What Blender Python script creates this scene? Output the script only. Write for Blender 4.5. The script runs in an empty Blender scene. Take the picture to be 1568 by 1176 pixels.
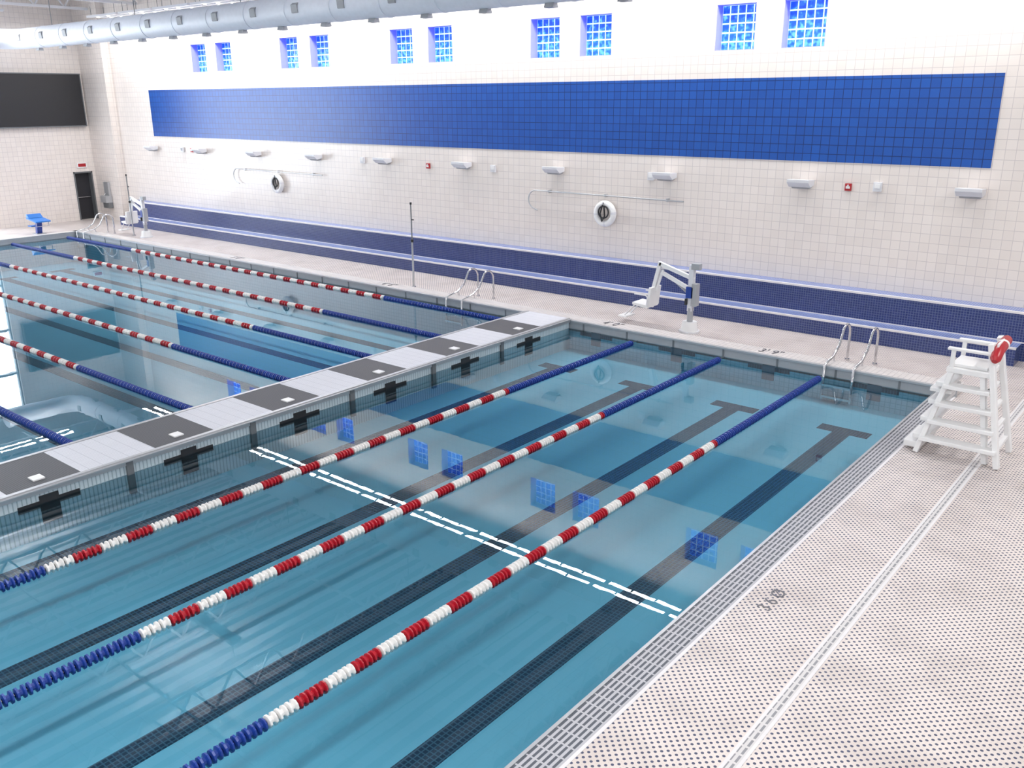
import bpy, math, random
from mathutils import Vector, Matrix
random.seed(3)
sc=bpy.context.scene
sc.view_settings.view_transform='Standard'
COL=bpy.context.collection

# ---------------------------------------------------------------- materials
def newmat(name):
    m=bpy.data.materials.new(name);m.use_nodes=True
    nt=m.node_tree;b=nt.nodes['Principled BSDF']
    return m,nt,b
def N(nt,t,**k):
    n=nt.nodes.new(t)
    for a,v in k.items(): setattr(n,a,v)
    return n
def setcol(b,c): b.inputs['Base Color'].default_value=(*c,1)
def plain(name,c,rough=.5,metal=0,var=.06,scale=8,spec=None):
    m,nt,b=newmat(name)
    geo=N(nt,'ShaderNodeNewGeometry');no=N(nt,'ShaderNodeTexNoise');no.inputs['Scale'].default_value=scale
    nt.links.new(geo.outputs['Position'],no.inputs['Vector'])
    r=N(nt,'ShaderNodeValToRGB');r.color_ramp.elements[0].color=(*[x*(1-var) for x in c],1);r.color_ramp.elements[1].color=(*[min(1,x*(1+var)) for x in c],1)
    nt.links.new(no.outputs['Fac'],r.inputs['Fac']);nt.links.new(r.outputs['Color'],b.inputs['Base Color'])
    b.inputs['Roughness'].default_value=rough;b.inputs['Metallic'].default_value=metal
    return m
def emis(name,c,s):
    m,nt,b=newmat(name);setcol(b,c);b.inputs['Emission Color'].default_value=(*c,1);b.inputs['Emission Strength'].default_value=s
    return m
def tile(name,c1,c2,mortar,bw,rh,ms,plane='wall',rough=.25,offset=0,bump=.0):
    m,nt,b=newmat(name)
    geo=N(nt,'ShaderNodeNewGeometry');sp=N(nt,'ShaderNodeSeparateXYZ');cb=N(nt,'ShaderNodeCombineXYZ')
    nt.links.new(geo.outputs['Position'],sp.inputs[0])
    if plane=='wall':
        ad=N(nt,'ShaderNodeMath',operation='ADD');nt.links.new(sp.outputs[0],ad.inputs[0]);nt.links.new(sp.outputs[1],ad.inputs[1])
        nt.links.new(ad.outputs[0],cb.inputs[0]);nt.links.new(sp.outputs[2],cb.inputs[1])
    else:
        nt.links.new(sp.outputs[0],cb.inputs[0]);nt.links.new(sp.outputs[1],cb.inputs[1])
    br=N(nt,'ShaderNodeTexBrick',offset=offset,squash=1)
    nt.links.new(cb.outputs[0],br.inputs['Vector'])
    for k,v in (('Color1',(*c1,1)),('Color2',(*c2,1)),('Mortar',(*mortar,1)),('Scale',1),('Mortar Size',ms),('Mortar Smooth',.1),('Bias',0),('Brick Width',bw),('Row Height',rh)): br.inputs[k].default_value=v
    nt.links.new(br.outputs['Color'],b.inputs['Base Color']);b.inputs['Roughness'].default_value=rough
    return m,nt,b,br,cb
M={}
M['wall']=tile('wall_tile_cream',(.76,.695,.65),(.80,.735,.69),(.60,.545,.53),.2,.2,.006)[0]
M['band']=tile('tile_royal_blue',(.004,.068,.33),(.006,.082,.38),(.002,.022,.13),.2,.2,.008,offset=0,rough=.3)[0]
M['navy']=tile('tile_navy',(.016,.030,.135),(.026,.044,.18),(.10,.13,.25),.055,.055,.006)[0]
M['tread']=tile('tile_periwinkle',(.11,.17,.42),(.14,.20,.48),(.33,.38,.58),.05,.05,.006,plane='floor')[0]
M['nosing']=plain('tile_nosing_white',(.72,.70,.71),.4)
M['curb']=tile('tile_curb',(.66,.62,.60),(.70,.66,.64),(.45,.42,.42),.1,.1,.006,plane='floor')[0]
M['lane']=tile('tile_lane_line',(.012,.024,.05),(.018,.032,.064),(.045,.10,.15),.055,.055,.007,plane='floor')[0]
M['poolfloor']=tile('pool_plaster',(.155,.425,.555),(.16,.435,.565),(.147,.41,.535),.3,.3,.004,plane='floor',rough=.6)[0]
M['poolfloor2']=tile('pool_plaster_deep',(.155,.43,.57),(.16,.44,.58),(.15,.42,.56),.3,.3,.004,plane='floor',rough=.6)[0]
M['poolwall']=tile('pool_wall_tile',(.28,.52,.62),(.30,.55,.65),(.20,.42,.52),.1,.1,.008)[0]
M['steel']=plain('stainless_steel',(.47,.48,.50),.35,.5)
M['gutsteel']=plain('gutter_steel',(.34,.35,.37),.45,.0)
M['steel_d']=plain('steel_dark',(.17,.18,.19),.45,.3)
M['chrome']=plain('chrome',(.62,.62,.64),.15,1)
M['white']=plain('plastic_white',(.82,.82,.82),.35,var=.03)
M['offwhite']=plain('powdercoat_white',(.70,.70,.73),.4,var=.03)
M['duct']=plain('duct_painted',(.80,.83,.90),.4,.0)
M['red']=plain('plastic_red',(.40,.012,.02),.35)
M['blue']=plain('float_blue',(.012,.045,.27),.35)
M['fred']=plain('float_red',(.40,.008,.02),.3)
M['fwhite']=plain('float_white',(.80,.78,.76),.3,var=.03)
M['black']=plain('rubber_black',(.015,.015,.018),.5)
M['screen']=plain('screen_black',(.028,.027,.032),.5,var=.1)
M['grey']=plain('grey_plastic',(.35,.36,.38),.5)
M['ink']=plain('marking_ink',(.06,.06,.08),.6)
M['ink2']=plain('marking_ink_worn',(.14,.14,.16),.6)
M['panel_d']=tile('bulkhead_dark_grating',(.035,.038,.045),(.04,.042,.05),(.09,.09,.10),.03,.03,.006,plane='floor',rough=.6)[0]
M['panel_w']=tile('bulkhead_white_grating',(.66,.67,.72),(.69,.70,.75),(.46,.47,.52),.035,.2,.005,plane='floor',rough=.5)[0]
M['bfin']=tile('bulkhead_side_grating',(.50,.58,.62),(.52,.60,.64),(.30,.38,.42),.06,5,.009,rough=.5)[0]
M['ltblue']=plain('block_blue',(.02,.17,.55),.4)
M['door']=plain('door_dark',(.02,.02,.025),.5)

def deckmat():
    m,nt,b=newmat('deck_dot_mosaic');S=.078
    geo=N(nt,'ShaderNodeNewGeometry');L=nt.links.new
    def dots(off):
        mp=N(nt,'ShaderNodeMapping');mp.inputs['Scale'].default_value=(1/S,1/S,0);mp.inputs['Location'].default_value=(off,off,0)
        L(geo.outputs['Position'],mp.inputs['Vector'])
        fr=N(nt,'ShaderNodeVectorMath',operation='FRACTION');L(mp.outputs[0],fr.inputs[0])
        sb=N(nt,'ShaderNodeVectorMath',operation='SUBTRACT');L(fr.outputs[0],sb.inputs[0]);sb.inputs[1].default_value=(.5,.5,0)
        ml=N(nt,'ShaderNodeVectorMath',operation='MULTIPLY');L(sb.outputs[0],ml.inputs[0]);ml.inputs[1].default_value=(1,1,0)
        ln=N(nt,'ShaderNodeVectorMath',operation='LENGTH');L(ml.outputs[0],ln.inputs[0])
        return ln.outputs['Value']
    mi=N(nt,'ShaderNodeMath',operation='MINIMUM');L(dots(0),mi.inputs[0]);L(dots(.5),mi.inputs[1])
    lt=N(nt,'ShaderNodeMath',operation='LESS_THAN');L(mi.outputs[0],lt.inputs[0]);lt.inputs[1].default_value=.18
    no=N(nt,'ShaderNodeTexNoise');no.inputs['Scale'].default_value=1.1;no.inputs['Detail'].default_value=6;no.inputs['Roughness'].default_value=.65
    L(geo.outputs['Position'],no.inputs['Vector'])
    rp=N(nt,'ShaderNodeValToRGB');rp.color_ramp.elements[0].position=.3;rp.color_ramp.elements[0].color=(.56,.49,.455,1)
    rp.color_ramp.elements[1].position=.56;rp.color_ramp.elements[1].color=(.70,.63,.595,1);L(no.outputs['Fac'],rp.inputs['Fac'])
    gt=N(nt,'ShaderNodeMath',operation='GREATER_THAN');L(mi.outputs[0],gt.inputs[0]);gt.inputs[1].default_value=.46
    mg=N(nt,'ShaderNodeMix',data_type='RGBA');L(gt.outputs[0],mg.inputs['Factor']);L(rp.outputs['Color'],mg.inputs['A']);mg.inputs['B'].default_value=(.53,.47,.45,1)
    mx=N(nt,'ShaderNodeMix',data_type='RGBA');L(lt.outputs[0],mx.inputs['Factor']);L(mg.outputs['Result'],mx.inputs['A']);mx.inputs['B'].default_value=(.045,.055,.11,1)
    L(mx.outputs['Result'],b.inputs['Base Color']);b.inputs['Roughness'].default_value=.4
    return m
M['deck']=deckmat()
def gratemat(name,axis,period,duty,light,dark):
    m,nt,b=newmat(name);L=nt.links.new
    geo=N(nt,'ShaderNodeNewGeometry');sp=N(nt,'ShaderNodeSeparateXYZ');L(geo.outputs['Position'],sp.inputs[0])
    def stripes(o,p,d):
        a=N(nt,'ShaderNodeMath',operation='MULTIPLY');L(sp.outputs[o],a.inputs[0]);a.inputs[1].default_value=1/p
        f=N(nt,'ShaderNodeMath',operation='FRACT');L(a.outputs[0],f.inputs[0])
        g=N(nt,'ShaderNodeMath',operation='LESS_THAN');L(f.outputs[0],g.inputs[0]);g.inputs[1].default_value=d
        return g.outputs[0]
    s1=stripes(axis,period[0],duty[0]);s2=stripes(1-axis,period[1],duty[1])
    mu=N(nt,'ShaderNodeMath',operation='MULTIPLY');L(s1,mu.inputs[0]);L(s2,mu.inputs[1])
    mx=N(nt,'ShaderNodeMix',data_type='RGBA');L(mu.outputs[0],mx.inputs['Factor']);mx.inputs['A'].default_value=(*light,1);mx.inputs['B'].default_value=(*dark,1)
    L(mx.outputs['Result'],b.inputs['Base Color']);b.inputs['Roughness'].default_value=.45
    return m
M['grate']=gratemat('gutter_grate',0,(.052,.145),(.48,.88),(.44,.44,.47),(.07,.08,.10))
M['drain']=gratemat('drain_grate',0,(.05,.12),(.45,.8),(.62,.60,.60),(.25,.25,.27))
def ceilmat():
    m,nt,b=newmat('ceiling_ribbed_deck');L=nt.links.new
    geo=N(nt,'ShaderNodeNewGeometry');w=N(nt,'ShaderNodeTexWave',wave_type='BANDS',bands_direction='X');w.inputs['Scale'].default_value=.55
    L(geo.outputs['Position'],w.inputs['Vector'])
    r=N(nt,'ShaderNodeValToRGB');r.color_ramp.elements[0].color=(.20,.21,.23,1);r.color_ramp.elements[1].color=(.86,.87,.88,1)
    r.color_ramp.elements[0].position=.35;r.color_ramp.elements[1].position=.55
    L(w.outputs['Fac'],r.inputs['Fac']);L(r.outputs['Color'],b.inputs['Base Color']);return m
M['ceil']=ceilmat()
def glassblock():
    m,nt,b=newmat('glass_block_blue');L=nt.links.new
    geo=N(nt,'ShaderNodeNewGeometry');no=N(nt,'ShaderNodeTexNoise');no.inputs['Scale'].default_value=9;no.inputs['Detail'].default_value=1
    L(geo.outputs['Position'],no.inputs['Vector'])
    sp=N(nt,'ShaderNodeSeparateXYZ');L(geo.outputs['Position'],sp.inputs[0])
    mr=N(nt,'ShaderNodeMapRange');mr.inputs['From Min'].default_value=6.3;mr.inputs['From Max'].default_value=7.32;mr.inputs['To Min'].default_value=.16;mr.inputs['To Max'].default_value=-.08
    L(sp.outputs[2],mr.inputs['Value']);ad=N(nt,'ShaderNodeMath',operation='ADD');L(no.outputs['Fac'],ad.inputs[0]);L(mr.outputs[0],ad.inputs[1])
    r=N(nt,'ShaderNodeValToRGB');e=r.color_ramp.elements;e[0].position=.38;e[0].color=(.003,.02,.45,1);e[1].position=.74;e[1].color=(.08,.27,1,1)
    mid=r.color_ramp.elements.new(.56);mid.color=(.008,.06,.80,1)
    L(ad.outputs[0],r.inputs['Fac']);L(r.outputs['Color'],b.inputs['Emission Color']);b.inputs['Emission Strength'].default_value=2.6
    setcol(b,(.02,.1,.5));b.inputs['Roughness'].default_value=.2
    return m
M['glass']=glassblock()
M['mortar']=emis('glass_block_mortar',(.45,.62,.98),1.7)
M['reveal']=plain('window_reveal_paint',(.40,.40,.74),.5)
M['skyglass']=emis('daylight_glass',(.86,.93,1.0),7.0)
def watermat():
    m=bpy.data.materials.new('pool_water');m.use_nodes=True;nt=m.node_tree;nt.nodes.clear();L=nt.links.new
    o=N(nt,'ShaderNodeOutputMaterial');mx=N(nt,'ShaderNodeMixShader');tr=N(nt,'ShaderNodeBsdfTransparent');gl=N(nt,'ShaderNodeBsdfGlossy');fr=N(nt,'ShaderNodeFresnel')
    tr.inputs['Color'].default_value=(.80,.93,.965,1);gl.inputs['Roughness'].default_value=.0;gl.inputs['Color'].default_value=(.95,.98,1,1)
    fr.inputs['IOR'].default_value=1.35
    geo=N(nt,'ShaderNodeNewGeometry');no=N(nt,'ShaderNodeTexNoise');no.inputs['Scale'].default_value=3.2;no.inputs['Detail'].default_value=2;no.inputs['Roughness'].default_value=.5
    L(geo.outputs['Position'],no.inputs['Vector'])
    bp=N(nt,'ShaderNodeBump');bp.inputs['Strength'].default_value=.1;bp.inputs['Distance'].default_value=.002
    L(no.outputs['Fac'],bp.inputs['Height']);L(bp.outputs[0],gl.inputs['Normal'])
    L(fr.outputs[0],mx.inputs[0]);L(tr.outputs[0],mx.inputs[1]);L(gl.outputs[0],mx.inputs[2]);L(mx.outputs[0],o.inputs[0]);return m
M['water']=watermat()

# ---------------------------------------------------------------- mesh builder
class MB:
    def __init__(s): s.v=[];s.f=[];s.m=[];s.sm=[];s.mats=[]
    def mi(s,k):
        if k not in s.mats: s.mats.append(k)
        return s.mats.index(k)
    def add(s,vs,fs,k,smooth=False):
        o=len(s.v);s.v+=[tuple(v) for v in vs];i=s.mi(k)
        for f in fs: s.f.append([o+a for a in f]);s.m.append(i);s.sm.append(smooth)
    def box(s,x0,x1,y0,y1,z0,z1,k):
        v=[(x,y,z) for x in (x0,x1) for y in (y0,y1) for z in (z0,z1)]
        s.add(v,[(0,1,3,2),(4,6,7,5),(0,4,5,1),(2,3,7,6),(0,2,6,4),(1,5,7,3)],k)
    def obox(s,p0,p1,w,h,k,up=(0,0,1)):
        p0=Vector(p0);p1=Vector(p1);d=(p1-p0).normalized();u=Vector(up)
        if abs(d.dot(u))>.98: u=Vector((1,0,0))
        a=d.cross(u).normalized();c=a.cross(d)
        v=[p+a*(w/2*i)+c*(h/2*j) for p in (p0,p1) for i in (-1,1) for j in (-1,1)]
        s.add(v,[(0,1,3,2),(4,6,7,5),(0,4,5,1),(2,3,7,6),(0,2,6,4),(1,5,7,3)],k)
    def prism(s,prof,axis,a0,a1,k):
        def P(p,a): return [(a,p[0],p[1]),(p[0],a,p[1]),(p[0],p[1],a)][axis]
        n=len(prof);v=[P(p,a0) for p in prof]+[P(p,a1) for p in prof]
        s.add(v,[tuple(range(n)),tuple(range(2*n-1,n-1,-1))]+[(i,i+n,(i+1)%n+n,(i+1)%n) for i in range(n)],k)
    def tube(s,pts,r,k,n=10,cap=True):
        pts=[Vector(p) for p in pts];rings=[];prev=None
        rr=r if isinstance(r,(list,tuple)) else [r]*len(pts)
        for i,p in enumerate(pts):
            d=(pts[min(i+1,len(pts)-1)]-pts[max(i-1,0)]).normalized()
            if prev is None:
                u=Vector((0,0,1)) if abs(d.z)<.9 else Vector((1,0,0));a=d.cross(u).normalized()
            else: a=(prev-d*prev.dot(d)).normalized()
            prev=a;b=d.cross(a);rings.append([p+(a*math.cos(t*2*math.pi/n)+b*math.sin(t*2*math.pi/n))*rr[i] for t in range(n)])
        v=[q for rg in rings for q in rg];f=[]
        for i in range(len(rings)-1):
            for j in range(n): f.append((i*n+j,i*n+(j+1)%n,(i+1)*n+(j+1)%n,(i+1)*n+j))
        s.add(v,f,k,True)
        if cap: s.add(rings[0],[tuple(range(n-1,-1,-1))],k);s.add(rings[-1],[tuple(range(n))],k)
    def torus(s,c,R,r,k,axis='y',nu=32,nv=12,a0=0,a1=2*math.pi,k2=None):
        c=Vector(c)
        for i in range(nu):
            t0=a0+(a1-a0)*i/nu;t1=a0+(a1-a0)*(i+1)/nu;vs=[]
            for t in (t0,t1):
                for j in range(nv):
                    ph=2*math.pi*j/nv;q=R+r*math.cos(ph);w=r*math.sin(ph)
                    p=(q*math.cos(t),w,q*math.sin(t)) if axis=='y' else (q*math.cos(t),q*math.sin(t),w)
                    vs.append(c+Vector(p))
            kk=k2 if (k2 and (i%(nu//4))==0) else k
            s.add(vs,[(j,(j+1)%nv,nv+(j+1)%nv,nv+j) for j in range(nv)],kk,True)
    def obj(s,name,loc=None,bevel=0):
        me=bpy.data.meshes.new(name);me.from_pydata(s.v,[],s.f);me.update()
        for k in s.mats: me.materials.append(M[k])
        me.polygons.foreach_set('material_index',s.m);me.polygons.foreach_set('use_smooth',s.sm)
        import bmesh
        bm=bmesh.new();bm.from_mesh(me);bmesh.ops.recalc_face_normals(bm,faces=bm.faces);bm.to_mesh(me);bm.free()
        o=bpy.data.objects.new(name,me);COL.objects.link(o)
        if loc: o.location=loc
        if bevel:
            b=o.modifiers.new('bevel','BEVEL');b.width=bevel;b.segments=2;b.limit_method='ANGLE'
        return o
def arc(c,r,a0,a1,n,plane):
    out=[]
    for i in range(n+1):
        a=math.radians(a0+(a1-a0)*i/n);u,w=r*math.cos(a),r*math.sin(a)
        out.append((c[0]+u,c[1],c[2]+w) if plane=='xz' else (c[0],c[1]+u,c[2]+w) if plane=='yz' else (c[0]+u,c[1]+w,c[2]))
    return out

S=2.134
XR=-3.83; XL=-36.8; YF=16.85; YN=-1.1; YW=20.6; XE=-41.4; CZ=10.0
BX0,BX1,BH=-13.32,-12.0,.25
DZ=.05
EW=YW-.012
# ---------------------------------------------------------------- room shell
w=MB()
rights=sorted([-9.58-5.6*k for k in range(5)]+[-7.92-5.6*k for k in range(5)])
WZ0,WZ1,WW=6.3,7.32,1.0
w.box(-39.3,9,YW,YW+.5,-1.5,WZ0,'wall');w.box(-39.3,9,YW,YW+.5,WZ1,CZ,'wall')
x=-39.3
for r in rights:
    w.box(x,r-WW,YW,YW+.5,WZ0,WZ1,'wall');x=r
w.box(x,9,YW,YW+.5,WZ0,WZ1,'wall')
w.obj('wall_far')
p=MB();p.box(XE,-39.3,20.25,21.1,-1.5,CZ,'wall');p.obj('wall_corner_pier')
for i,r in enumerate(rights):
    g=MB();l=r-WW;Y=YW+.30
    g.box(l,r,Y+.012,Y+.09,WZ0,WZ1,'mortar')
    n=5;s_=WW/n;t_=(WZ1-WZ0)/n
    for a in range(n):
        for b in range(n):
            g.box(l+a*s_+.017,l+(a+1)*s_-.017,Y,Y+.04,WZ0+b*t_+.017,WZ0+(b+1)*t_-.017,'glass')
    g.box(l,l+.012,YW+.002,Y,WZ0,WZ1,'reveal');g.box(r-.012,r,YW+.002,Y,WZ0,WZ1,'reveal')
    g.box(l,r,YW+.002,Y,WZ0,WZ0+.012,'reveal');g.box(l,r,YW+.002,Y,WZ1-.012,WZ1,'reveal')
    g.obj('window_%d'%(i+1))
g=MB();g.box(-36.45,-4.22,YW-.012,YW,3.83,5.67,'band');g.obj('trim_blue_tile_band')

w=MB();WY0,WY1,WB,WT=4.0,15.5,.35,8.3;DY0,DY1,DT=19.25,20.12,2.2
w.box(XE-.4,XE,-9,WY0,-1.5,CZ,'wall');w.box(XE-.4,XE,WY0,WY1,-1.5,WB,'wall');w.box(XE-.4,XE,WY0,WY1,WT,CZ,'wall')
w.box(XE-.4,XE,WY1,DY0,-1.5,CZ,'wall');w.box(XE-.4,XE,DY0,DY1,DT,CZ,'wall');w.box(XE-.4,XE,DY1,21.1,-1.5,CZ,'wall');w.box(XE-.4,XE,DY0,DY1,-1.5,DZ,'wall')
w.obj('wall_left')
g=MB();g.box(XE-.3,XE-.26,WY0,WY1,WB,WT,'skyglass')
ny=5
for i in range(ny+1):
    y=WY0+(WY1-WY0)*i/ny;g.box(XE-.26,XE-.1,max(WY0,y-.06),min(WY1,y+.06),WB,WT,'grey')
for z in (WB+.05,2.4,4.4,6.4,WT-.05): g.box(XE-.26,XE-.11,WY0,WY1,z-.05,z+.05,'grey')
g.obj('window_11')
g=MB();g.box(XE-.32,XE-.28,DY0,DY1,DZ,DT,'door')
for y in (DY0,DY1-.06): g.box(XE-.3,XE+.02,y,y+.06,DZ,DT,'steel_d')
g.box(XE-.3,XE+.02,DY0,DY1,DT-.06,DT,'steel_d');g.tube([(XE-.2,DY0+.15,1.05),(XE-.2,DY1-.15,1.05)],.02,'chrome')
g.obj('door_1')
c=MB();c.box(XE-.4,9,-9,21.1,CZ,CZ+.15,'ceil');c.obj('ceiling')

d=MB()
d.box(-3.44,9,-9,YW,-.3,DZ,'deck')
d.box(XE,-3.44,YF+.34,YW,-.3,DZ,'deck')
d.box(XE,XL-.34,-9,YF+.34,-.3,DZ,'deck')
d.box(XL-.34,-3.44,-9,YN,-.3,DZ,'deck')
d.obj('floor')
b=MB();ZS,ZD=-.5,-1.0
b.box(-12.6,XR,YN,YF,ZS-.1,ZS,'poolfloor')
b.box(XL,-12.6,YN,YF,ZD-.1,ZD,'poolfloor2')
b.box(-12.64,-12.56,YN,YF,ZD,ZS,'poolwall')
for (x0,x1,y0,y1) in ((XR,XR+.03,YN,YF),(XL-.03,XL,YN,YF),(XL,XR,YF,YF+.03),(XL,XR,YN-.03,YN)):
    b.box(x0,x1,y0,y1,-1.1,-.02,'poolwall')
LC=[-4.87-S*k for k in range(4)]
for x in LC:
    b.box(x-.155,x+.155,YN+1.5,15.45,ZS,ZS+.006,'lane');b.box(x-.45,x+.45,15.2,15.5,ZS,ZS+.007,'lane')
YL=[15.35-S*k for k in range(8)]
for y in YL:
    b.box(XL+1.6,-15.0,y-.155,y+.155,ZD,ZD+.006,'lane');b.box(XL+1.5,XL+1.8,y-.45,y+.45,ZD,ZD+.007,'lane');b.box(-15.2,-14.9,y-.45,y+.45,ZD,ZD+.007,'lane')
for x in LC: 
    b.box(x-.45,x+.45,YF-.012,YF,-.12,-.03,'lane');b.box(x-.13,x+.13,YF-.014,YF,-.32,-.005,'lane')
b.obj('pool_basin')
wt=MB();wt.add([(XL,YN,0),(XR,YN,0),(XR,YF,0),(XL,YF,0)],[(0,1,2,3)],'water');wt.obj('pool_water')
g=MB()
g.box(XR,XR+.035,YN,YF,-.15,.045,'steel');g.box(XR+.035,-3.475,YN,YF-.001,-.15,.038,'grate');g.box(-3.475,-3.44,YN,YF-.001,-.15,DZ+.004,'nosing')
g.obj('gutter_grate')
g=MB()
g.box(XL-.34,-3.44,YF,YF+.07,-.05,.2,'gutsteel');g.box(XL-.34,-3.44,YF+.07,YF+.5,-.05,.2,'curb')
g.box(XL-.07,XL,YN,YF,-.05,.2,'gutsteel');g.box(XL-.34,XL-.07,YN,YF+.27,-.05,.2,'curb')
g.box(XL,XR,YF-.03,YF,.165,.2,'steel')
for i in range(28):
    xx=XR-.6-i*1.2;g.box(xx-.02,xx+.02,YF-.012,YF,-.02,.165,'steel_d')
g.obj('gutter_parapet')
g=MB();g.box(-2.47,-2.44,YN-4,YF+.6,DZ,DZ+.004,'nosing');g.box(-2.44,-2.36,YN-4,YF+.6,DZ,DZ+.003,'drain');g.box(-2.36,-2.33,YN-4,YF+.6,DZ,DZ+.004,'nosing');g.obj('deck_drain_channel')

g=MB();Y1,Y2,Z1,Z2=19.6,20.1,.42,1.05;YE=YW-.002
g.box(-38.4,-3.05,Y1,YE,DZ,Z1,'navy');g.box(-38.4,9,Y2,YE,DZ,Z2,'navy')
g.box(-38.4,-3.05,Y1+.05,Y2,Z1,Z1+.006,'tread');g.box(-38.4,-3.05,Y1-.012,Y1+.06,Z1-.025,Z1+.012,'nosing')
g.box(-38.4,9,Y2+.05,YE,Z2,Z2+.006,'tread');g.box(-38.4,9,Y2-.012,Y2+.06,Z2-.03,Z2+.012,'nosing')
g.box(-38.4,9,Y2-.01,Y2,Z1+.006,Z1+.03,'nosing')
g.obj('tiled_bench_steps')

# ---------------------------------------------------------------- bulkhead
g=MB();X0,X1=BX0,BX1;YB=YF-.04
g.box(X0+.06,X1-.06,YN,YB,-.3,BH-.03,'steel_d')
g.box(X1-.07,X1,YN,YB,BH-.10,BH+.005,'steel');g.box(X0,X0+.07,YN,YB,BH-.10,BH+.005,'steel')
g.box(X1-.03,X1+.05,YN,YB,BH-.03,BH-.012,'steel')
g.box(X1-.06,X1-.03,YN,YB,-.5,BH-.10,'bfin');g.box(X0+.03,X0+.06,YN,YB,-.9,BH-.10,'bfin')
for k in range(9):
    yc=15.25-S*k
    if yc<YN: break
    a=max(YN,yc-S/2);bb=min(YB,yc+S/2) if k else YB
    g.box(X0+.08,X1-.08,a,yc-.5,BH-.03,BH,'panel_w');g.box(X0+.08,X1-.08,yc+.5,bb,BH-.03,BH,'panel_w')
    g.box(X0+.08,X1-.08,yc-.5,yc+.5,BH-.03,BH+.001,'panel_d')
    g.box(X1-.42,X1-.24,yc-.08,yc+.08,BH,BH+.02,'white')
    g.box(X1-.03,X1-.015,yc-.42,yc+.42,-.06,.04,'black');g.box(X1-.03,X1-.012,yc-.13,yc+.13,-.3,.11,'black')
    yr=16.42-S*(k+1)
    if yr>YN:
        g.box(X1-.05,X1+.015,yr-.05,yr+.05,-.3,BH-.02,'steel_d');g.box(X0-.015,X0+.05,yr-.05,yr+.05,-.3,BH-.02,'steel_d')
g.obj('pool_bulkhead')

# ---------------------------------------------------------------- lane ropes
def rope(axis,fixed,a0,a1,b0,b1):
    m=MB();pitch=.112;n=int((a1-a0-.3)/pitch);n8=10
    prof=[(.004,.024),(.012,.064),(.030,.068),(.040,.036),(.066,.036),(.076,.068),(.094,.064),(.102,.024)]
    P=lambda a,rr,t:(fixed+rr*math.cos(t),a,.012+rr*math.sin(t)) if axis=='y' else (a,fixed+rr*math.cos(t),.012+rr*math.sin(t))
    for i in range(n):
        s0=a0+.15+i*pitch;c=s0+pitch/2
        if c<b0 or c>b1: k='blue'
        else: k='fwhite' if int((c-b0)/(pitch*3)+1e-6)%2==0 else 'fred'
        vs=[P(s0+u,rr,2*math.pi*j/n8) for u,rr in prof for j in range(n8)]
        fs=[(q*n8+j,q*n8+(j+1)%n8,(q+1)*n8+(j+1)%n8,(q+1)*n8+j) for q in range(len(prof)-1) for j in range(n8)]
        m.add(vs,fs,k,False)
    m.tube([P(a0,0,0),P(a1,0,0)],.012,'chrome',6)
    return m.obj('lane_rope')
for k in range(3): rope('y',-5.84-S*k,YN+.02,16.80,3.63,12.18)
for k in range(8): rope('x',16.42-S*k,XL+.02,BX0-.03,-31.6,-18.02)

# ---------------------------------------------------------------- lifeguard chair (faces the pool, -X)
g=MB()
FZ=DZ+.006
xa,xb,ya,yb=-3.24,-2.12,13.70,14.55
xt0,xt1,yt0,yt1,zt=-2.92,-2.47,13.86,14.40,1.40
def leg(x,y,xt,yt,zz=zt): g.obox((x,y,FZ),(xt,yt,zz),.075,.13,'white',up=(0,1,0))
leg(xa,ya,xt0,yt0);leg(xa,yb,xt0,yt1);leg(xb,ya,xt1,yt0,1.85);leg(xb,yb,xt1,yt1,1.85)
leg(xb-.18,ya+.1,xt1-.05,yt0+.02)
def L_(a,b_,t): return a+(b_-a)*t
for z in (.3,.58,.86,1.14):
    t=(z-DZ)/(zt-DZ)
    x0,x1=L_(xa,xt0,t),L_(xb,xt1,t);y0,y1=L_(ya,yt0,t),L_(yb,yt1,t)
    g.box(x0-.02,x1+.03,y0-.13,y0+.09,z-.03,z+.03,'white')
    g.box(x0-.14,x0+.08,y0-.02,y1+.02,z-.035,z+.035,'white')
    g.box(x1-.03,x1+.03,y0,y1,z-.03,z+.03,'white')
g.box(xa-.2,xa+.05,ya+.02,yb-.02,.1,.2,'white')
g.box(xt0-.28,xt0+.02,yt0-.02,yt1+.02,1.0,1.06,'white')
g.box(xt0-.08,xt1+.06,yt0-.08,yt1+.08,zt-.05,zt+.03,'white')
g.box(xt0-.04,xt1,yt0,yt1,zt+.03,zt+.08,'white')
for y in (yt0-.05,yt1+.05):
    g.obox((xt0-.1,y,zt+.31),(xt1+.1,y,zt+.31),.09,.04,'white')
    g.obox((xt0-.02,y,zt),(xt0-.02,y,zt+.30),.05,.06,'white')
for z in (zt+.14,zt+.28,zt+.42): g.obox((xt1+.05+.1*(z-zt),yt0-.04,z),(xt1+.05+.1*(z-zt),yt1+.04,z),.03,.11,'white')
tx=xt1+.10
g.tube([(tx,yt0-.17,zt+.24),(tx,yt0-.13,zt+.27),(tx,yt0,zt+.36),(tx,yt1-.05,zt+.42),(tx,yt1+.05,zt+.41)],[.04,.075,.08,.075,.04],'red',14)
g.tube([(tx,yt0+.24,zt+.385),(tx,yt0+.30,zt+.392)],.085,'white',14)
g.obj('lifeguard_chair',bevel=.01)

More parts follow.
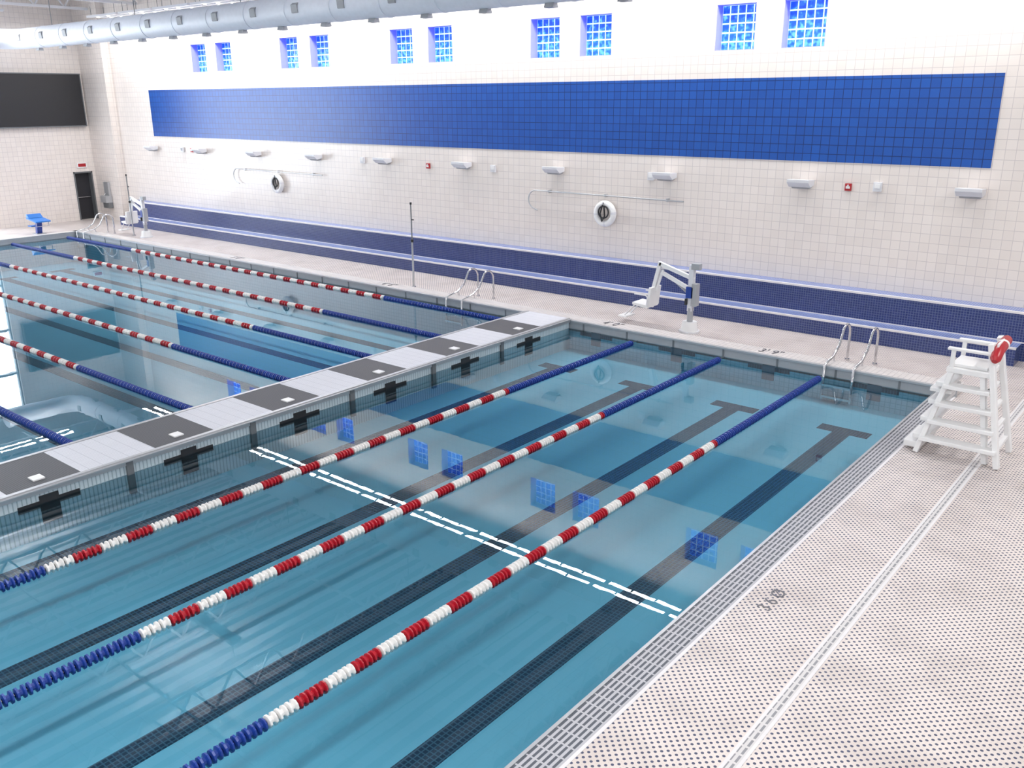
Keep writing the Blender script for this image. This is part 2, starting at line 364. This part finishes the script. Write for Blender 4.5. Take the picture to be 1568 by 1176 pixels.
def ladder(x,y):
    m=MB()
    for dx in (0,.56):
        X=x+dx
        pts=[(X,y+.42,DZ)]+[(X,y+.42,.5)]+arc((X,y+.19,.62),.23,0,130,8,'yz')+[(X,y-.15,.48),(X,y-.42,.32),(X,y-.98+.12,.24),(X,y-1.0+.12,-.45)]
        m.tube(pts,.026,'chrome',10);m.tube([(X,y+.42,DZ),(X,y+.42,DZ+.03)],.05,'chrome',12)
        m.tube([(X,y-.38,.3),(X,y-.36,.2)],.02,'chrome',8)
    for z in (-.15,-.38): m.box(x,x+.56,y-.93,y-.83,z-.02,z+.02,'chrome')
    m.obj('pool_ladder')
ladder(-5.83,17.62);ladder(-16.0,17.62);ladder(-36.5,17.62)

def lift(x,y):
    m=MB()
    m.tube([(0,0,DZ),(0,0,DZ+.04)],.24,'offwhite',20);m.tube([(0,0,DZ+.04),(0,0,.3)],[.2,.17],'white',20)
    m.tube([(0,0,.3),(0,0,.62)],.07,'grey',14)
    m.box(-.06,.06,-.06,.06,.55,1.62,'offwhite')
    m.box(-.09,.09,-.1,.1,.86,1.12,'blue');m.box(-.1,-.05,-.12,.12,.7,.84,'black')
    m.box(.05,.17,-.1,.08,.68,1.2,'grey')
    m.obox((.06,0,1.30),(-.85,0,1.56),.09,.09,'white',up=(0,0,1))
    m.obox((0,0,1.04),(-.80,0,1.36),.08,.08,'white')
    m.tube([(0,0,.9),(-.4,0,1.18)],.035,'grey',10)
    m.box(.0,.2,-.07,.07,1.52,1.66,'grey')
    m.obox((-.83,0,1.60),(-1.0,0,.9),.09,.09,'white',up=(0,1,0));m.obox((-.76,0,1.42),(-.92,0,.9),.05,.05,'white',up=(0,1,0))
    m.obox((-1.0,0,.95),(-1.02,0,.5),.07,.07,'white',up=(0,1,0))
    m.prism([(-1.42,.55),(-1.02,.50),(-.98,.53),(-.92,1.0),(-.98,1.01),(-1.05,.58),(-1.42,.61)],1,-.24,.24,'white')
    for yy in (-.26,.26):
        m.tube([(-1.0,yy,.55),(-1.0,yy,.78),(-1.05,yy,.82),(-1.35,yy,.82)],.018,'offwhite',8)
    for yy in (-.13,.13): m.tube([(-1.38,yy,.56),(-1.62,yy,.30),(-1.68,yy,.24)],.018,'offwhite',8)
    m.box(-1.84,-1.60,-.2,.2,.19,.225,'white')
    m.obj('pool_lift',loc=(x,y,0),bevel=.006)
lift(-9.52,18.1);lift(-33.9,18.3)

def stanchion(x,y):
    m=MB();m.tube([(x,y,DZ),(x,y,DZ+.03)],.07,'chrome',14);m.tube([(x,y,DZ),(x,y,1.4)],.028,'steel',10);m.tube([(x,y,1.4),(x,y,2.45)],.018,'steel_d',10)
    m.tube([(x,y,1.36),(x,y,1.44)],.04,'black',10);m.tube([(x,y,2.0),(x+.09,y,2.0)],.018,'black',8);m.tube([(x,y,2.42),(x,y,2.48)],.03,'black',8)
    m.obj('backstroke_flag_stanchion')
stanchion(-18.27,17.8);stanchion(-34.7,18.2)

for xx in (-36.47,-32.82,-29.21,-25.69,-22.18,-18.69,-15.23,-11.70,-8.13,-4.53):
    m=MB();x0=xx+.05
    m.box(x0-.12,x0+.12,-.05,0,3.22,3.40,'offwhite')
    m.prism([(-.05,3.30),(-.05,3.42),(-.42,3.44),(-.42,3.37),(-.28,3.26)],0,x0-.26,x0+.26,'offwhite')
    m.prism([(-.28,3.255),(-.05,3.295),(-.05,3.24),(-.20,3.22)],0,x0-.2,x0+.2,'grey')
    m.obj('wall_sconce',loc=(0,EW,0),bevel=.008)
def buoy(x,z):
    m=MB();m.torus((x,EW-.12,z),.27,.085,'white',k2='offwhite',nu=32)
    m.tube([(x,EW,z+.27),(x,EW-.22,z+.27),(x,EW-.22,z+.31)],.015,'steel_d',8)
    m.tube(arc((x,EW-.2,z+.05),.16,100,460,20,'xz'),.02,'black',8)
    m.tube([(x-.03,EW-.21,z+.24),(x-.10,EW-.21,z),(x-.04,EW-.2,z-.2),(x+.05,EW-.21,z-.05),(x+.02,EW-.21,z+.2)],.022,'black',8)
    m.obj('ring_buoy')
buoy(-28.0,2.3);buoy(-13.5,2.25)
def crook(xa,xb,z=2.74):
    m=MB();Y=EW-.1
    m.tube([(xb,Y,z-.02),(xa,Y,z)]+arc((xa,Y,z-.26),.26,90,250,12,'xz')+[(xa+.06,Y,z-.56)],.02,'steel',8)
    for t in (.1,.5,.9):
        xx=xa+(xb-xa)*t;m.box(xx-.02,xx+.02,Y-.02,EW,z-.05,z+.03,'steel')
    m.obj('rescue_hook_pole')
crook(-30.5,-25.4);crook(-15.9,-11.14)
for x,z in ((-7.05,3.30),(-20.25,3.24),(-33.63,3.33)):
    m=MB();m.box(x-.07,x+.07,EW-.05,EW,z-.08,z+.08,'red');m.box(x-.045,x+.045,EW-.062,EW-.05,z-.03,z+.02,'white');m.tube([(x,EW-.05,z+.04),(x,EW-.075,z+.04)],.02,'offwhite',10);m.obj('fire_alarm')
for x,z in ((-6.40,3.34),(-17.54,3.27),(-23.30,3.31),(-34.3,3.33),(-12.15,3.3)):
    m=MB();m.box(x-.09,x+.09,EW-.08,EW,z-.1,z+.1,'offwhite');m.box(x-.06,x+.06,EW-.09,EW-.08,z-.03,z+.07,'grey' if x<-30 else 'white');m.obj('wall_box',bevel=.006)

m=MB();EX=XE+.005
m.box(EX,EX+.16,15.9,20.1,4.2,6.4,'screen');m.box(EX+.16,EX+.17,15.95,20.05,4.25,6.35,'black')
for y0,y1,z0,z1 in ((15.88,20.12,6.38,6.42),(15.88,20.12,4.18,4.22),(15.88,15.92,4.2,6.4),(20.08,20.12,4.2,6.4)): m.box(EX+.02,EX+.19,y0,y1,z0,z1,'steel_d')
m.obj('scoreboard')
m=MB();m.box(XE,XE+.06,19.45,19.9,2.38,2.6,'white');m.box(XE+.06,XE+.065,19.5,19.85,2.42,2.56,'red');m.obj('exit_sign')
m=MB();m.box(-40.6,-40.1,19.94,20.24,.85,1.15,'steel');m.box(-40.55,-40.15,20.14,20.24,1.15,1.75,'steel');m.box(-40.6,-40.1,20.04,20.24,.6,.85,'steel_d');m.tube([(-40.35,20.02,1.15),(-40.35,20.02,1.22),(-40.35,20.08,1.24)],.015,'chrome');m.obj('drinking_fountain')
m=MB();bx,by=-38.3,16.1
m.box(bx-.3,bx+.1,by-.2,by+.2,DZ,DZ+.03,'steel')
m.obox((bx-.15,by,DZ),(bx,by,.62),.16,.2,'blue',up=(0,1,0))
m.prism([(bx-.42,.66),(bx+.42,.56),(bx+.42,.61),(bx-.42,.72)],1,by-.3,by+.3,'ltblue')
m.prism([(bx-.42,.72),(bx-.2,.70),(bx-.38,.84),(bx-.46,.84)],1,by-.28,by+.28,'ltblue')
m.obox((bx-.3,by,.35),(bx-.62,by,.35),.4,.04,'ltblue',up=(0,0,1));m.tube([(bx+.3,by-.25,.56),(bx+.34,by-.25,.4),(bx+.34,by+.25,.4),(bx+.3,by+.25,.56)],.015,'chrome')
m.obj('starting_block')

# duct
m=MB();dz,dy=7.6,16.8;xe=-38.3
path=[(8,dy,dz)]+[(x,dy,dz) for x in range(4,-38,-6)]+[(xe,dy,dz)]+[(xe-.9*math.sin(a),dy-.9*(1-math.cos(a)),dz) for a in (.4,.8,1.2,1.57)]+[(xe-.9,dy-3,dz)]
m.tube(path,.38,'duct',28)
xx=7
while xx>-38:
    m.tube([(xx,dy,dz),(xx-.03,dy,dz)],.392,'duct',28)
    m.prism([(dy-.42,dz+.10),(dy-.34,dz+.16),(dy-.30,dz-.12),(dy-.40,dz-.10)],0,xx-1.55,xx-1.3,'grey')
    m.prism([(dy-.06,dz-.36),(dy+.06,dz-.36),(dy+.1,dz-.47),(dy-.1,dz-.47)],0,xx-.75,xx-.5,'grey')
    xx-=1.9
for x in range(-36,8,6): 
    m.tube([(x,dy,dz+.36),(x,dy,8.9)],.015,'steel_d',6)
m.obj('ventilation_duct')

m=MB()
for i in range(13):
    x=-40+i*3.6
    for zz in (9.9,9.0): m.obox((x,-8.9,zz),(x,20.5,zz),.14,.10,'offwhite')
    n=24;dy_=29.3/n
    for j in range(n):
        y0=-8.8+j*dy_;m.obox((x,y0,9.0),(x,y0+dy_/2,9.9),.06,.06,'offwhite');m.obox((x,y0+dy_/2,9.9),(x,y0+dy_,9.0),.06,.06,'offwhite')
for y in (-3,3,9,15): m.obox((-41,y,9.0),(8,y,9.0),.06,.06,'offwhite')
m.obj('roof_joists')

def arealamp(par,loc,sx,sy,P,shape='RECTANGLE',rot=(0,0,0),col=(1,.985,.965)):
    l=bpy.data.lights.new('lamp','AREA');l.shape=shape;l.size=sx
    if sy: l.size_y=sy
    l.energy=P;l.color=col
    lo=bpy.data.objects.new('lamp',l);COL.objects.link(lo);lo.parent=par;lo.location=loc;lo.rotation_euler=rot
def strip(x,y,z,lx,ly,P):
    m=MB();m.box(x-lx/2,x+lx/2,y-ly/2-.02,y+ly/2+.02,z+.01,z+.09,'offwhite')
    for q in (-.4,.4):
        if lx>ly: m.tube([(x+q*lx,y,z+.09),(x+q*lx,y,8.93)],.01,'steel_d',5)
        else: m.tube([(x,y+q*ly,z+.09),(x,y+q*ly,8.93)],.01,'steel_d',5)
    if lx>ly: # opaque bars added to break the reflected light line into shorter dashes
        for q in (-.17,.17): m.box(x+q*lx-.03,x+q*lx+.03,y-ly/2-.01,y+ly/2+.01,z-.03,z-.012,'grey')
    o=m.obj('linear_light_fixture')
    arealamp(o,(x,y,z),lx,ly,P)
for i in range(14):
    x=-37.2+i*2.55
    strip(x,19.45,8.5,2.38,.13,62);strip(x+.3,19.85,8.5,2.38,.13,62)
for i in range(2): strip(-38.3,13.6+i*1.6,8.5,.13,1.4,30);strip(-37.9,13.6+i*1.6,8.5,.13,1.4,30)
for x,y in ((-8,2),(-1,2),(4,9),(-8,-5),(0,-4),(-17,-4),(-27,-4),(2,15)):  # added fill lamps, kept out of view and reflection; housings invented
    o=MB();o.tube([(x,y,8.9),(x,y,8.8),(x,y,8.62)],[.08,.12,.5],'offwhite',20,cap=False);o=o.obj('added_fill_lamp')
    arealamp(o,(x,y,8.6),.9,None,320,'DISK')
for x in (-33,-20,-7):  # up-facing lamps added only to brighten the ceiling, housings invented too
    for y in (2,11):
        o=MB();o.box(x-1.5,x+1.5,y-.15,y+.15,8.3,8.42,'offwhite')
        for q in (-1.3,1.3): o.tube([(x+q,y,8.42),(x+q,y,8.93)],.012,'steel_d',5)
        o=o.obj('added_ceiling_fill');arealamp(o,(x,y,8.44),2.9,.26,400,rot=(math.pi,0,0))

def text(s,loc,rot,size,mat='ink',name='depth_marking'):
    c=bpy.data.curves.new(name,'FONT');c.body=s;c.size=size;c.extrude=.001;c.align_x='CENTER';c.align_y='CENTER'
    o=bpy.data.objects.new(name,c);COL.objects.link(o);o.location=loc;o.rotation_euler=rot;c.materials.append(M[mat]);return o
for s,x in (('3\' 9"',-7.1),('4\' 0"',-11.0),('4\' 6"',-18.6),('5\' 0"',-26)):
    o=text(s,(x,YF+.28,.204),(0,0,0),.28);o.scale=(1,1.35,1)
text('3 6 \u00d8',(-3.18,8.3,DZ+.003),(0,0,math.radians(90)),.21,'ink2')

wd=bpy.data.worlds.new('w');sc.world=wd;wd.use_nodes=True
bg=wd.node_tree.nodes['Background'];bg.inputs[0].default_value=(.93,.95,1,1);bg.inputs[1].default_value=.82

f,pi,ya,ro,H=1358.7,.3109,.6875,.0063,5.2374
fh=Vector((-math.sin(ya),math.cos(ya),0));rt=Vector((math.cos(ya),math.sin(ya),0));up0=Vector((0,0,1))
fw=fh*math.cos(pi)-up0*math.sin(pi);up=fh*math.sin(pi)+up0*math.cos(pi)
r2=rt*math.cos(ro)-up*math.sin(ro);u2=rt*math.sin(ro)+up*math.cos(ro)
cam=bpy.data.cameras.new('camera');cam.sensor_width=36;cam.lens=f/1568*36;cam.clip_end=200
co=bpy.data.objects.new('camera',cam);COL.objects.link(co)
mt=Matrix((r2,u2,-fw)).transposed().to_4x4();mt.translation=(0,0,H);co.matrix_world=mt
sc.camera=co
